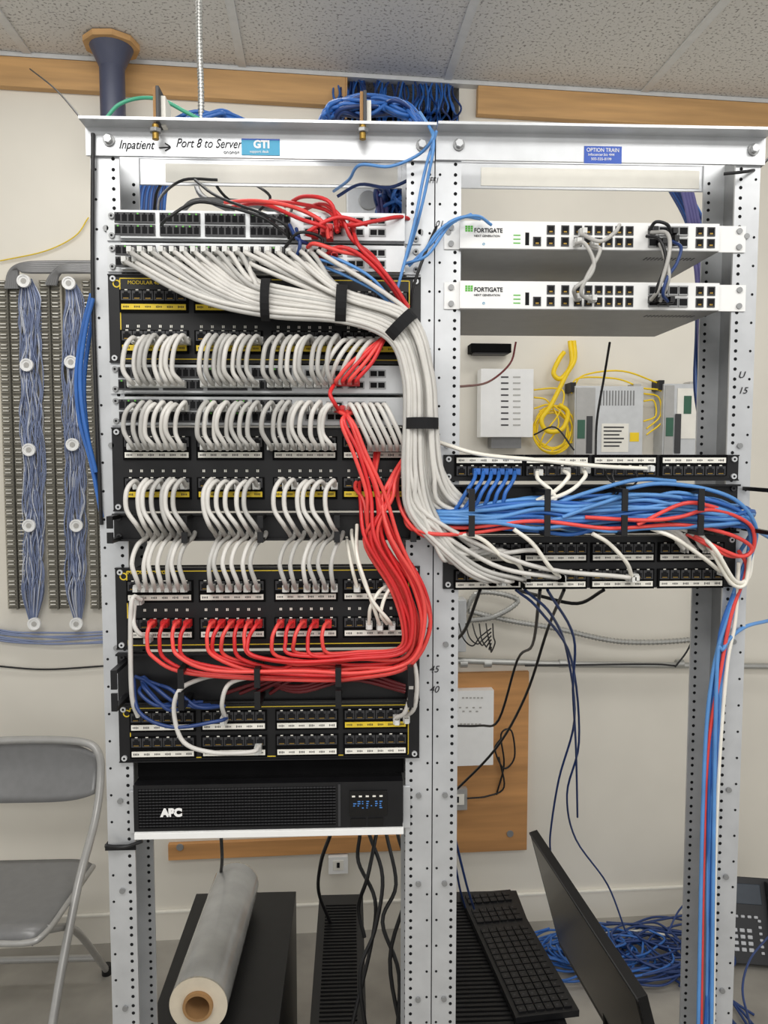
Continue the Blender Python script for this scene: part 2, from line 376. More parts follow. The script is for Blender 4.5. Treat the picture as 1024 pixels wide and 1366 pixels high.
# ---------------- firewalls
def firewall(yt,yb):
    b=MB(); cy=(yt+yb)/2; zt=Z(yt,785);zb=Z(yb,785); x0=X(612,cy);x1=X(955,cy); h=zt-zb
    b.box(x0,x1,-.01,.25,zb+.0012,zt,'white'); b.box(x0,x1,-.0095,.249,zb,zb+.0012,'under')
    b.box(X(592,cy),x0,-.003,-.0005,zb+.001,zt-.001,'white'); b.box(x1,X(993,cy),-.003,-.0005,zb+.001,zt-.001,'white')
    for x in (X(601,cy),X(984,cy)):
        for z in(zt-.009,zb+.009): b.cyl((x,-.003,z),(x,-.006,z),.0045,'alud',n=12)
    for i in range(14):
        xv=x1-.1+i*.006; b.box(xv,xv+.002,.03,.045,zb-.0006,zb,'dgrey')
    def port(px,s,w=.0062,k='hole'):
        x=X(px,cy); z=zb+h*(.5+s*.21)
        b.box(x-w,x+w,-.0112,-.01,z-h*.17,z+h*.16,'dgrey'); b.box(x-w*.72,x+w*.72,-.0116,-.0111,z-h*.11,z+h*.12,k); b.box(x-w*.4,x+w*.4,-.0118,-.0115,z-h*.1,z-h*.05,'copper')
    port(714,-1)
    for px in [732,751]+[768+i*13.6 for i in range(6)]+[929,944]: port(px,1);port(px,-1)
    for i in range(4):
        for s in(1,-1):
            x=X(867+i*13.2,cy); z=zb+h*(.5+s*.21); b.box(x-.0074,x+.0074,-.013,-.01,z-h*.17,z+h*.17,'alud'); b.box(x-.0062,x+.0062,-.0134,-.0129,z-h*.12,z+h*.12,'hole')
    x=X(701,cy); b.box(x-.003,x+.003,-.0105,-.01,zb+h*.15,zb+h*.6,'hole')
    for i in range(3):
        x=X(687,cy); b.box(x-.005,x+.006,-.0105,-.01,zb+h*(.2+.14*i),zb+h*(.24+.14*i),'green')
    o=b.obj('firewall_appliance',bevel=0.0)
    text('FORTIGATE',632,yt+5,5.8,-.0105,'ink',o,bold=.0002,sx=.92); text('NEXT GENERATION',632,yt+14,2.8,-.0105,'ink',o)
    b=MB(); zc=Z(yt+9,620)
    for i in range(3):
        for j in range(3):
            x=X(619,cy)+i*.0042; b.box(x,x+.0034,-.0106,-.01,zc-.004+j*.0032,zc-.0014+j*.0032,'green')
    b.obj('logo',parent=o); text('o',643,yb-14,5,-.0105,'cyan_lbl',o)
firewall(299,336); firewall(378,415)

# ============================================================ CABLES left rack
plug_jobs={}
def plug(px,py,k='plug',Y=-.0095,L=.018,h=.0052):
    b=plug_jobs.setdefault(k,MB()); p=W(px,py,Y)
    b.box(p.x-.0052,p.x+.0052,Y-L,Y,p.z-h,p.z+h,k)
    b.box(p.x-.0035,p.x+.0035,Y-L-.008,Y-L,p.z-.004,p.z+.004,k)
PE=-.034
g=[];g2=[]
def addg(p):
    (g if R(0,1)<.6 else g2).append(p)
N=38
for i in range(N):
    t=i/(N-1); x=170+i*258/(N-1); y=337 if i%2 else 350
    ly=R(-.014,.014); tt=min(1,max(0,t+R(-.08,.08)))
    p=[(x,y,-.04),(x+7,y+5+R(-2,2),-.058)]
    plug(x,y,'plug',-.0192,.014,.0045)
    if x<330:
        m=(x+355)/2; p.append((m,(y+421-42*tt/.65)/2+10*(1-t)+2+R(-3,3),-.062+ly*.5))
        p.append((355,421-42*tt/.62,-.06+ly))
    if x<425: p.append((455,429-45*tt+ (0),-.06+ly))
    p.append((517+31*tt,452-33*tt,-.06+ly))
    tt=min(1,max(0,tt+R(-.08,.08)))
    p.append((538+38*tt,502-6*tt,-.06+ly))
    p.append((540+42*tt,565,-.058+ly))
    p.append((538+52*tt,636-8*tt,-.055+ly))
    if t<.52:
        u_=t/.52; p.append((548+35*u_,690-8*u_,-.05+ly))
        tgt=[(610,748),(622,752),(640,735),(652,736),(664,734),(676,736),(655,775),(668,775),(684,775),(745,770),(838,770),(700,772),(716,735)]
        T=sorted(tgt,key=lambda q:-q[1]+q[0]*.12)[int(u_*(len(tgt)-.01))]
        p.append(((590+T[0])/2-12,(715+T[1])/2+10,-.045+ly)); p.append((T[0]-12,T[1]-1,-.045)); p.append((T[0],T[1],PE)); plug(T[0],T[1])
    else:
        u_=(t-.52)/.48; p.append((575+50*u_,678-10*u_,-.045+ly)); 
        ys=700-26*u_
        p.append((680,ys+R(-4,6),-.04+ly)); p.append((R(780,840),ys+R(-6,12),-.04+ly)); e=R(880,970)
        if R(0,1)<.45: p.append((e-30,705,-.05)); p.append((e,732,PE)); plug(e,732)
        else: p.append((e,ys+R(-4,8),-.05)); p.append((1000,690+R(-10,15),-.03)); p.append((985,700,.05))
    addg(p)
def xs(r): 
    o=[]
    for a,b_,n_ in r: o+=[a+(b_-a)*i/(n_-1) for i in range(n_)]
    return o
row=xs([(174,240,8),(270,338,8),(358,440,9)])
for x in row:
    j=R(-3.5,3.5);k_=R(-.006,.006); addg([(x+10,456,PE),(x+6+j,449+R(-2,2),-.05),(x-4+j,464,-.062+k_),(x-7+j,490+R(-4,4),-.062+k_),(x-1+j*.4,506,-.055),(x+4,512,-.042)]); plug(x+10,456); plug(x+4,513,'plug',-.0192,.016)
for x in xs([(455,492,4)]):
    g.append([(x+12,456,PE),(x+2,455,-.05),(x-14,475,-.06),(x-25,500,-.05),(x-26,512,-.042)]); plug(x+12,456)
for x in row:
    j=R(-3.5,3.5);k_=R(-.006,.006); addg([(x+8,545,-.045),(x+5+j,538+R(-2,2),-.058),(x-5+j,552,-.066+k_),(x-7+j,576+R(-4,4),-.062+k_),(x+1,593,-.055),(x+4,599,PE)]); plug(x+8,545,'plug',-.0192,.016); plug(x+4,596)
for i in range(6):
    x=472+i*9; g.append([(x-8,545,-.045),(x-4,540,-.06),(x+6,560+R(-3,3),-.066),(x+20,590,-.055),(x+22,600,PE)]); plug(x+22,598); plug(x-8,545,'plug',-.0192,.016)
row3=xs([(178,240,7),(275,335,6)])+[374,386,402,414,426,438]
for x in row3:
    j=R(-3.5,3.5); addg([(x+8,648,PE),(x+4+j,641+R(-2,2),-.05),(x-6+j,655,-.062),(x-6+j,680,-.066),(x+4,700,-.064),(x+10,709,-.03),(x+14,716,-.012)]); plug(x+8,648)
    addg([(x+20,706,.01),(x+18,716,-.02),(x+8+j,728,-.045),(x+1+j,752,-.058),(x+5,775,-.055),(x+8,785,PE)]); plug(x+8,783)
for a in ([(188,800,PE),(176,800,-.05),(174,860,-.05),(176,930,-.045),(184,956,PE)],
          [(300,957,PE),(296,938,-.05),(306,912,-.05),(340,902,-.04),(360,900,.01)],
          [(345,996,PE),(335,1003,-.05),(285,1004,-.055),(245,990,-.055),(232,950,-.055),(240,920,-.05),(270,905,-.03),(300,900,.0)],
          [(528,957,PE),(540,950,-.05),(548,920,-.055),(545,885,-.055),(530,868,-.02)],[(541,955,PE),(552,945,-.05),(556,915,-.055),(552,885,-.05),(540,868,-.02)],
          [(200,850,PE),(186,845,-.05),(178,830,-.05),(180,800,-.03)]):
    g.append(a); plug(a[0][0],a[0][1])
whites=[[(469,706,-.0),(470,720,-.03),(480,760,-.055),(496,800,-.06),(516,825,-.05),(522,833,PE)],[(476,700,-.02),(476,740,-.055),(488,780,-.06),(500,815,-.05),(506,833,PE)],
 [(528,783,PE),(520,786,-.045),(512,800,-.05),(508,820,-.05),(516,832,PE)],[(515,782,PE),(505,790,-.045),(494,810,-.05),(492,832,PE)],[(462,716,.0),(464,730,-.03),(470,760,-.045),(476,783,PE)]]
for x,y in ((522,833),(506,833),(528,783),(515,782),(492,832),(476,783)): plug(x,y)
curve('gray_patch_cables',g,.0036,'cgray'); curve('gray_patch_cables',g2,.0036,'cgray2')
curve('white_patch_cables',whites,.0029,'cwhite')
b=MB()
b.strap(W(355,400,-.06),(1,0,-.03),.031,.026,.013); b.strap(W(455,407,-.06),(1,0,-.05),.030,.026,.016)
b.strap(W(533,436,-.06),(.68,0,-.68),.029,.026,.018); b.strap(W(561,565,-.058),(0,0,1),.027,.024,.017)
b.obj('velcro_cable_tie')
# red
r1=[];r2=[]
px_=[205,222,238,252,285,297,310,322,334,346,375,390,405,421,438]
n=len(px_)
for i,x in enumerate(px_):
    t=i/(n-1); ly=R(-.016,.016); dj=R(-6,6)
    L=lambda a,c,s=5: a+c*t+R(-s,s)
    p=[(x,830,PE),(x-6,836,-.05),(x-12+dj*.7,854,-.058),(x-5+dj,878-4*t+R(-3,3),-.06+ly)]
    plug(x,830,'cred')
    if x<380: p.append((x+50,L(902,-28),-.055+ly)); 
    if x<340: p.append((405,L(904,-34),-.055+ly))
    p+= [(478,L(906,-40),-.055+ly),(L(546,-14,2),L(890,-26,3),-.055+ly),(L(573,-36,3),838,-.055+ly),(L(565,-44,4),785,-.055+ly),(L(532,-50,4),720,-.06+ly)]
    if i%3==0: p+=[(L(514,-32,5),660,-.062),(L(488,-16,4),605,-.066),(L(472,-18,3),562,-.062),(450+i*2.2,548,-.045)]; plug(450+i*2.2,546,'cred',-.0192,.014)
    elif i%3==1: p+=[(L(496,-16,5),670,-.045),(L(484,-8,5),650,-.02),(480,635,.01)] if i>8 else [(L(506,-8,4),665,-.062),(L(500,0,4),640,-.05),(L(500,0,6),600,-.012),(500,585,.02)]
    else: p+=[(L(512,8,4),670,-.06),(L(518,10,3),640,-.05),(545,600,-.015),(560,575,.02)]
    (r1 if i%2 else r2).append(p)
for i in range(4):
    x=448+i*9; (r1 if i%2 else r2).append([(x,511,-.045),(x+2,505,-.058),(x+22,482,-.06),(504+i*4,456-i*3,-.05),(535,430,-.02)]); plug(x,511,'cred',-.0192,.014)
r1.append([(446,512,-.045),(440,525,-.06),(446,538,-.06),(452,548,-.045)])
r1+=[[(440,308,-.04),(425,300,-.06),(400,292,-.05),(350,272,.0),(310,276,.05)],[(450,305,-.04),(440,270,-.05),(405,262,-.02),(380,275,.05)],
 [(455,300,-.04),(475,300,-.06),(500,295,-.05),(540,290,-.01),(560,310,.03)],[(470,305,-.04),(480,330,-.06),(510,360,-.055),(538,400,-.05),(552,440,-.03)],
 [(430,345,-.04),(450,330,-.06),(480,340,-.06),(520,380,-.045),(545,425,-.02)],[(420,315,-.04),(410,310,-.055),(450,290,-.06),(490,300,-.05)],
 [(405,280,.02),(430,272,-.03),(455,290,-.05),(470,320,-.05),(500,345,-.04),(530,395,-.03)],[(360,268,.05),(400,272,.0),(440,283,-.03),(450,310,-.045)]]
r2+=[[(300,270,.04),(340,268,.0),(390,276,-.03),(430,296,-.05),(438,318,-.045)],[(410,330,-.04),(420,325,-.055),(452,335,-.06),(500,350,-.05),(545,410,-.03)]]
for x,y in((440,308),(450,305),(455,300),(430,345),(420,315),(470,305),(432,312),(446,340),(424,300),(440,318)): plug(x,y,'cred',-.0192,.016)
r2+=[[(580,720,-.03),(552,708,-.05),(540,690,-.04),(546,640,.01)],[(600,722,-.04),(560,712,-.055),(535,680,-.05),(530,640,-.01),(545,600,.02)]]
curve('red_patch_cables',r1,.0031,'cred'); curve('red_patch_cables',r2,.0031,'cred2')
curve('dark_red_cables',[[(340+i*8,905+i*3,.0),(400,915+i*4,-.03),(470,895+i*6,-.03),(540,915+i*4,-.02)] for i in range(3)]+[[(300+20*i,925,-.01),(360+i*12,905,-.03),(420+i*20,890,-.04),(470,905,-.02)] for i in range(4)],.003,'cdred')
curve('navy_cable_bundle',[[(180+R(0,20),902+R(0,10),-.01),(186+i*8,922+R(-6,6),-.035),(210+i*9,942+R(-6,8),-.04),(240+i*10,935+R(-8,8),-.02)] for i in range(7)]+[[(178,905,-.02),(186,950,-.05),(230,970,-.055),(290,962,-.05),(302,958,PE)]]
   +[[(180+4*i,900+R(0,10),.05),(220+10*i,905+R(0,10),.03),(300,915+R(-5,10),.03),(420,905,.03)] for i in range(6)],.003,'cnavy')
b1=[[(582,175,-.03),(566,230,-.04),(552,300,-.04),(530,385,-.035)],[(560,150,.0),(578,185,-.05),(570,240,-.045),(556,300,-.03),(540,350,-.0)],
 [(655,300,-.02),(635,288,-.04),(600,296,-.04),(575,325,-.035),(545,355,-.02)],[(640,292,-.02),(615,290,-.04),(585,308,-.04),(560,345,-.03)],
 [(628,286,.0),(600,300,-.03),(570,340,-.04),(540,352,-.02)],
 [(415,345,-.04),(440,350,-.055),(480,370,-.055),(525,410,-.04)],[(425,338,-.04),(460,350,-.055),(500,375,-.05),(540,425,-.02)],[(430,355,-.04),(470,372,-.05),(510,395,-.05),(535,430,-.03)],
 [(445,255,.1),(465,240,.02),(480,220,-.02),(520,222,-.02),(560,205,-.03),(578,180,-.05),(566,165,.04)]]
curve('blue_patch_cables',b1,.0024,'cblue2')
curve('blue_patch_cables',[[(122,392,.0),(110,440,.0),(102,500,.0),(106,560,.0),(122,620,.0),(136,690,.0)],[(124,398,-.01),(114,440,-.01),(107,500,-.01),(112,560,-.01),(128,630,-.005)],[(128,404,.01),(119,450,.01),(112,520,.01),(120,600,.01),(136,668,.01)]],.0034,'cblue')
curve('blue_patch_cables',[[(500,290,.1),(480,300,.05),(472,320,.0),(500,350,-.03)],[(560,232,.04),(520,250,.05),(480,246,.08),(450,262,.1)],[(395,305,-.04),(400,325,-.055),(395,345,-.045)],[(386,300,-.04),(396,318,-.055),(410,325,-.04)]],.0028,'cnavy')
curve('black_patch_cables',[[(215,300,-.04),(225,290,-.06),(260,270,-.05),(300,275,-.04),(350,290,-.05),(385,315,-.045)],[(210,290,.0),(215,262,.05),(245,240,.1),(290,240,.1)],
  [(385,318,-.04),(380,300,-.06),(350,285,-.05),(290,262,.02),(260,240,.09)],[(390,275,.1),(385,300,-.03),(392,320,-.045)],[(380,330,-.04),(400,310,-.06),(430,320,-.05),(410,350,-.05),(390,340,-.04)],
  [(205,285,.1),(212,250,.12),(240,228,.2)],[(330,282,.1),(300,262,.1),(280,235,.15)],[(345,282,.1),(360,262,.1),(330,240,.2)],
  [(590,285,.03),(570,330,-.03),(552,380,-.03),(548,410,-.02)],[(1024,212,.1),(1010,225,.03),(1000,228,-.02),(985,230,-.02),(965,232,-.01)]],.0024,'cblack')
curve('gray_power_cords',[[(260,232,.25),(268,260,.2),(310,282,.1)],[(240,285,.12),(262,268,.12),(320,270,.12),(380,284,.1)]],.005,'taupe2')
# ============================================================ CABLES right rack
bl=[];bl2=[]
def blane(lane,ly): 
    j=lambda: R(-6,6)
    return [(545,668+30*lane+j(),-.01),(600,680+18*lane+j(),-.045+ly),(660,674+28*lane+j(),-.05+ly),(715,664+40*lane+j(),-.05+ly),(762,666+42*lane+j(),-.05+ly),(812,662+44*lane+j(),-.05+ly),(860,660+42*lane+j(),-.05+ly),(905,660+42*lane+j(),-.05+ly),(960,672+30*lane+j(),-.05+ly)]
for i in range(28):
    t=i/27; ly=R(-.022,.022); q=[(a,b_,max(c,-.078)) for a,b_,c in blane(t,ly)]
    if i%3==0:
        q+=[(1000-4*t,700+R(-8,6),-.04),(998,735,-.02),(982+R(-4,4),790,-.015),(962+R(-4,6),860,-.012),(952+R(-6,6),1000,-.012),(948+R(-6,6),1200,-.012),(945+R(-8,8),1420,-.012)]
    else: q+=[(1004+R(-8,2),690+R(-12,16),-.03),(990,705+R(-10,10),.03)]
    (bl if i%2 else bl2).append(q)
for i in range(6):
    x=634+i*10.5; bl.append([(x,630,PE),(x-2,640,-.05),(x-12,656,-.06),(x-26,678,-.055),(590,690-2*i,-.045),(548,672,-.0)]); plug(x,629,'cblue')
bl2+=[[(835,652,-.05),(880,645,-.06),(940,652,-.055),(985,670,-.05),(1008,705,-.04),(1000,745,-.02),(975,810,-.015),(950,900,-.015),(938,1050,-.015),(930,1420,-.015)],
 [(1024,828,.05),(990,838,.0),(965,865,-.02),(955,920,-.02),(948,1420,-.02)],[(740,672,-.06),(790,655,-.065),(850,640,-.055),(900,642,-.02)],
 [(750,690,-.07),(800,672,-.075),(850,660,-.07),(930,668,-.06),(1002,695,-.04),(985,740,-.0)],[(1030,720,.1),(1005,705,.02),(985,690,-.03)]]
curve('blue_network_cables',bl,.0032,'cblue'); curve('blue_network_cables',bl2,.0032,'cblue2')
rr=[[(560,698,-.04),(620,704,-.06),(715,695,-.07),(812,705,-.07),(905,700,-.07),(970,712,-.06),(1002,730,-.05),(985,742,-.05),(925,715,-.05)],
 [(780,690,-.07),(860,694,-.078),(905,690,-.08),(950,680,-.07),(1000,700,-.05),(1003,735,-.04),(975,742,-.045),(945,728,-.05),(915,712,-.045)],
 [(850,700,-.075),(910,672,-.078),(950,676,-.07),(985,690,-.05)],[(985,735,-.03),(995,760,-.02),(975,820,-.018),(960,900,-.018),(944,1000,-.012),(938,1150,-.01),(934,1420,-.01)],
 [(540,690,-.04),(565,710,-.06),(620,712,-.06),(700,700,-.06)]]
curve('red_network_cables',rr,.0031,'cred2')
ww=[[(716,630,PE),(718,640,-.05),(735,655,-.06),(738,668,-.06),(700,672,-.055)],[(752,628,PE),(758,636,-.05),(740,655,-.06),(715,668,-.06)],[(778,627,PE),(780,636,-.05),(760,655,-.06),(725,668,-.06),(690,672,-.05)],
 [(585,590,-.02),(640,606,-.04),(720,614,-.045),(800,622,-.045),(862,625,PE)],
 [(685,706,-.07),(710,725,-.07),(732,755,-.06),(746,770,PE)],[(790,712,-.07),(812,725,-.065),(835,750,-.055),(842,768,PE)],[(868,705,-.06),(900,718,-.07),(935,742,-.06),(960,762,PE)],
 [(600,712,-.055),(640,718,-.065),(672,745,-.055),(690,752,-.045),(700,770,PE)],[(942,728,PE),(952,740,-.05),(975,778,-.04),(994,778,-.03),(1000,735,-.03)],
 [(935,715,-.045),(955,735,-.06),(980,775,-.04),(998,770,-.02),(1003,740,.01)],[(985,750,-.02),(980,830,-.014),(968,900,-.014),(955,1100,-.014),(950,1420,-.014)]]
curve('white_patch_cables',ww,.0033,'cwhite')
for x,y in((716,630),(752,628),(778,627),(862,625),(746,770),(842,768),(960,762),(700,770)): plug(x,y)
curve('black_patch_cables',[[(806,628,PE),(812,640,-.05),(826,650,-.05),(818,668,-.05)],[(845,628,PE),(850,640,-.05),(838,652,-.05),(820,650,-.03)],[(815,628,PE),(820,655,-.05),(806,668,-.05)]],.0016,'cblack')
curve('gray_patch_cables',[[(775,312,-.03),(800,322,-.05),(820,310,-.05),(826,300,-.035)],[(768,325,-.03),(780,325,-.05),(792,350,-.055),(785,370,-.055),(766,385,-.05),(768,398,-.03)],[(790,328,-.03),(800,335,-.05),(782,370,-.055),(775,392,-.05),(788,400,-.03)]
  ,[(868,310,-.03),(890,312,-.05),(892,340,-.06),(878,385,-.05),(868,400,-.03)],[(880,325,-.03),(886,340,-.05),(892,370,-.055),(880,402,-.03)]],.003,'cgray2')
curve('blue_patch_cables',[[(896,322,-.03),(908,330,-.05),(902,352,-.055),(890,370,-.055),(884,392,-.05),(890,402,-.03)]],.0026,'cnavy')
curve('black_patch_cables',[[(866,306,-.03),(875,296,-.05),(890,300,-.05),(894,312,-.03)],[(862,315,-.03),(880,320,-.05),(888,350,-.055),(876,385,-.05),(875,402,-.03)]],.0026,'cblack')
for x,y,k in((775,312,'plug'),(768,325,'plug'),(790,328,'plug'),(768,398,'plug'),(788,400,'plug'),(868,310,'black'),(880,325,'black'),(894,312,'black'),(868,400,'black'),(880,402,'black'),(890,402,'black'),(896,322,'black')): plug(x,y,k,-.0136,.012)
for k,mb in plug_jobs.items(): mb.obj({'plug':'clear','cred':'red','cblue':'blue','black':'black'}[k]+'_cable_plugs')

# ============================================================ cables overhead and behind
oh=[];oh2=[]
for i in range(60):
    x=R(446,608); L=oh if i%3 else oh2
    mid=WW(x+R(-16,10),165,-.05-R(0,.05))
    e=W(R(505,558),R(225,250),R(.3,.4)); e2=W(R(500,560),R(270,300),R(.3,.36)); e3=W(R(490,560),420,R(.25,.33))
    L.append([WW(x+R(-8,8),95,.05-R(0,.05)),WW(x+R(-10,10),125,.0-R(0,.05)),WW(x+R(-10,10),145,-.04-R(0,.04)),mid,e,e2,e3])
for i in range(34):
    L=oh if i%3 else oh2
    L.append([W(416+i*1.2,172,.05),W(445+R(-14,14),148+R(-10,8),R(.0,.1)),W(488+R(-10,10),138+R(-12,18),R(.0,.1)),W(533+R(-6,6),142+R(-10,14),R(.0,.1)),W(562+R(-10,6),166,R(.0,.1)),W(570+R(-6,4),205,.14)])
for i in range(8): oh.append([W(225+i*5,163,.05),W(260+i*5,150+R(-3,5),.05),W(300,150+R(-3,8),.06),W(335-i*3,163,.08)])
for i in range(16):
    L=oh if i%2 else oh2; x=175+i*3.
    L.append([W(x+14,215,.32),W(x+8,240,.3),W(x,262+R(-3,3),.3),W(x-2,330,.3),W(x,420,.3)])
for i in range(24):
    L=oh if i%3==0 else oh2; x=R(-12,12)
    L.append([W(880+x,215,.35),W(905+x,255,.32),W(928+x,300,.3),W(940+x,360,.28),W(938+x*.8,440,.25),W(936+x*.8,520,.22),W(946+x*.6,600,.2),W(950+x*.6,700,.2)])
curve('overhead_blue_cable_bundle',oh,.0032,'cblue',raw=True); curve('overhead_blue_cable_bundle',oh2,.0032,'cnavy',raw=True)
curve('purple_cables',[[(900+i*4,215,.3),(918+i*4,290,.27),(930+i*4,380,.25),(934+i*3,500,.22),(944+i*2,600,.2),(944+i*3,700,.2)] for i in range(4)]+[[(500+i*6,240,.3),(506+i*5,300,.28),(508+i*5,420,.28)] for i in range(3)],.004,'cpurp')
curve('green_cable',[[(140,160,.05),(158,140,.05),(185,131,.05),(215,133,.03),(245,148,.03),(268,160,.03)]],.003,'cgreen')
curve('black_post_lines',[[(40,92,.9),(75,120,.5),(118,170,.03)]],.0018,'cblack')
def flex(name,pts,r,k='pipe',wall=True):
    o=curve(name,[pts],r,k,wall=wall,sub=10,br=3)
    P_=cr([(WW(*a) if wall else W(*a)) for a in pts],40); b=MB(); last=None
    for i in range(len(P_)-1):
        if last is None or (P_[i]-last).length>r*1.1:
            d=(P_[i+1]-P_[i]).normalized(); b.cyl(P_[i],P_[i]+d*r*.55,r*1.22,k,n=10,caps=True); last=P_[i]
    b.obj('ribs',parent=o)
    return o
flex('flexible_conduit',[(265,-30,.05),(266,60,.05),(268,120,.05),(268,165,.05)],.0042,wall=False)
b=MB(); p0=WL(462,235,-.06);p1=WL(520,300,-.06)
b.box(p0.x,p1.x,-.06,-.001,p1.z,p0.z,'silver'); b.cyl(((p0.x+p1.x)/2,-.06,(p0.z+p1.z)/2),((p0.x+p1.x)/2,-.066,(p0.z+p1.z)/2),.03,'alud',n=20)
b.obj('wall_conduit_box',M4=WM,bevel=.003)
for px,yy in((213,118),(487,124)):
    b=MB(); p=W(px,170,-.02); s=W(px,yy,-.02).z; zq=p.z+.002
    b.box(p.x-.008,p.x-.003,-.026,.006,zq,s,'card'); b.box(p.x-.003,p.x+.002,-.03,.01,zq,s,'dgrey'); b.box(p.x+.002,p.x+.009,-.02,.016,zq,s-.01,'label')
    b.cyl((p.x-.004,-.03,p.z-.022),(p.x-.004,-.03,p.z+.0),.005,'copper',n=10); b.cyl((p.x-.004,-.03,p.z-.012),(p.x-.004,-.03,p.z-.006),.009,'alud',n=6)
    b.obj('mounting_bracket',bevel=.0008)
b=MB(); c=WL(150,118,-.12); cz0=cz(c.x)
b.cyl((c.x,-.12,cz0-.018),(c.x,-.12,cz0-.002),.08,'wood',n=9); b.cyl((c.x,-.12,cz0-.30),(c.x,-.12,cz0-.075),.036,'sleeve',n=24); b.cyl((c.x,-.12,cz0-.075),(c.x,-.12,cz0-.018),.036,'sleeve',r1=.062,n=24)
b.obj('ceiling_sleeve_pipe',M4=WM,smooth=True)

# ============================================================ WALL ITEMS
def wb(b,x0,y0,x1,y1,d,d1,k):
    xm=(x0+x1)/2;ym=(y0+y1)/2
    b.box(WL(x0,ym,d).x,WL(x1,ym,d).x,d,d1,WL(xm,y1,d).z,WL(xm,y0,d).z,k)
for (a,c) in ((3,34),(58,88),(114,142)):
    b=MB(); wb(b,a,374,c,812,-.03,-.001,'block')
    n=96
    za=WL((a+c)/2,812,-.03).z; zc=WL((a+c)/2,374,-.03).z; xa=WL(a,600,-.03).x; xc=WL(c,600,-.03).x; w=xc-xa
    for i in range(n):
        z=za+(zc-za)*(i+.2)/n; h=(zc-za)/n
        for s in(0,1):
            q0=xa+w*(.08+.48*s); b.box(q0,q0+w*.36,-.036,-.03,z,z+h*.5,'blockd')
            if i%3: b.box(q0+w*.05,q0+w*.3,-.039,-.036,z+h*.1,z+h*.35,'label')
    b.box(xa+w*.47,xa+w*.53,-.045,-.03,za,zc,'blockd')
    b.obj('punch_down_block',M4=WM)
lv=[]
for cx_,x1_ in((44,40),(101,100)):
    for i in range(44):
        o_=R(-12,12); lv.append([(cx_-8+o_*.5,372,-.03)]+[(cx_+o_+R(-5,5)-(3 if y<600 else 0),y,-.03-R(0,.025)) for y in range(400,820,30)]+[(x1_+4+o_*.3,832,-.03)])
curve('cross_connect_wires',lv[::2]+lv[1::4],.0016,'lav',wall=True,br=1,sub=4); curve('cross_connect_wires',lv[3::4],.0016,'lav2',wall=True,br=1,sub=4)
for (x,y) in((32,375),(92,378),(36,487),(95,483),(39,600),(97,593),(39,701),(102,701),(46,832),(102,832)):
    b=MB(); p=WL(x,y,-.06)
    b.cyl((p.x,-.045,p.z),(p.x,-.06,p.z),.009,'white',n=16); b.cyl((p.x,-.056,p.z),(p.x,-.064,p.z),.0195,'white',n=20); b.ring((p.x,-.067,p.z),(0,1,0),.0195,.015,'white',ln=.004); b.cyl((p.x,-.064,p.z),(p.x,-.066,p.z),.008,'cgray2',n=16)
    b.obj('wire_spool',M4=WM)
curve('gray_riser_cables',[[(8+i*3,385,-.05),(14+i*2,362-i,-.06),(32,352+i*2,-.07),(70,350+i*2.5,-.06),(130,350+i*2.5,-.05),(170,352+i*2,-.05)] for i in range(6)]+[[(62+i*3,380,-.05),(70+i*2,366,-.06),(90,354+2*i,-.07),(150,356+2*i,-.05)] for i in range(5)],.006,'taupe2',wall=True)
curve('wall_trunk_cables',[[(-10,838+i*3,-.02),(20,842+i*3+R(-2,2),-.02),(60,845+i*3+R(-2,2),-.03),(110,845+i*3+R(-2,2),-.03),(150,842+i*3,-.02)] for i in range(6)],.0032,'lav',wall=True)
curve('black_post_lines',[[(-10,888,-.01),(60,893,-.01),(145,888,-.01)],[(145,870,-.01),(250,875,-.01)]],.003,'cblack',wall=True)
curve('thin_yellow_wire',[[(0,348,-.01),(60,335,-.01),(100,315,-.01),(118,290,-.01)]],.002,'yel',wall=True)
b=MB(); wb(b,641,492,711,583,-.07,-.012,'white')
for i in range(9): wb(b,668,502+i*8,678,504+i*8,-.0712,-.07,'dgrey'); wb(b,684,502+i*8,694,504+i*8,-.0712,-.07,'cgray2')
wb(b,655,583,695,598,-.05,-.001,'taupe2'); wb(b,655,500,695,575,-.012,-.001,'taupe2')
b.obj('wall_mounted_router',M4=WM,bevel=.004)
b=MB(); wb(b,628,458,682,470,-.06,-.001,'blackm'); wb(b,632,468,678,472,-.055,-.001,'dgrey'); b.obj('wall_junction_box',M4=WM,bevel=.002)
yf=[[(765,455,-.03),(766,480,-.04),(755,500,-.05),(735,540,-.06),(722,560,-.06),(730,575,-.06),(750,572,-.06),(757,550,-.06),(745,540,-.06)],
 [(760,455,-.03),(762,485,-.04),(748,505,-.05),(738,498,-.05),(745,480,-.04),(752,470,-.03)],
 [(712,520,-.05),(740,518,-.05),(752,525,-.06),(745,552,-.06),(725,580,-.06),(722,600,-.05),(745,602,-.05),(762,590,-.05),(765,600,-.05)],
 [(712,545,-.05),(735,540,-.06),(755,560,-.06),(752,590,-.06),(735,602,-.05)],[(712,530,-.05),(730,535,-.05),(745,565,-.06),(725,595,-.05),(712,585,-.05)],
 [(858,525,-.05),(878,530,-.05),(880,555,-.05),(862,572,-.05)],[(858,535,-.05),(872,535,-.05),(874,555,-.05),(858,562,-.05)],[(858,518,-.05),(884,524,-.05),(884,560,-.05),(862,580,-.05)],
 [(765,515,-.05),(780,500,-.05),(830,495,-.05),(880,512,-.04)],[(762,525,-.05),(770,505,-.05),(820,505,-.05),(850,515,-.04)]]
for k in range(6):
    r_=R(20,27); ox=R(-3,3); oy=R(-4,4); yf.append([(738+ox+r_*math.cos(a*.7+k),573+oy+r_*1.1*math.sin(a*.7+k),-.045-R(0,.01)) for a in range(9)])
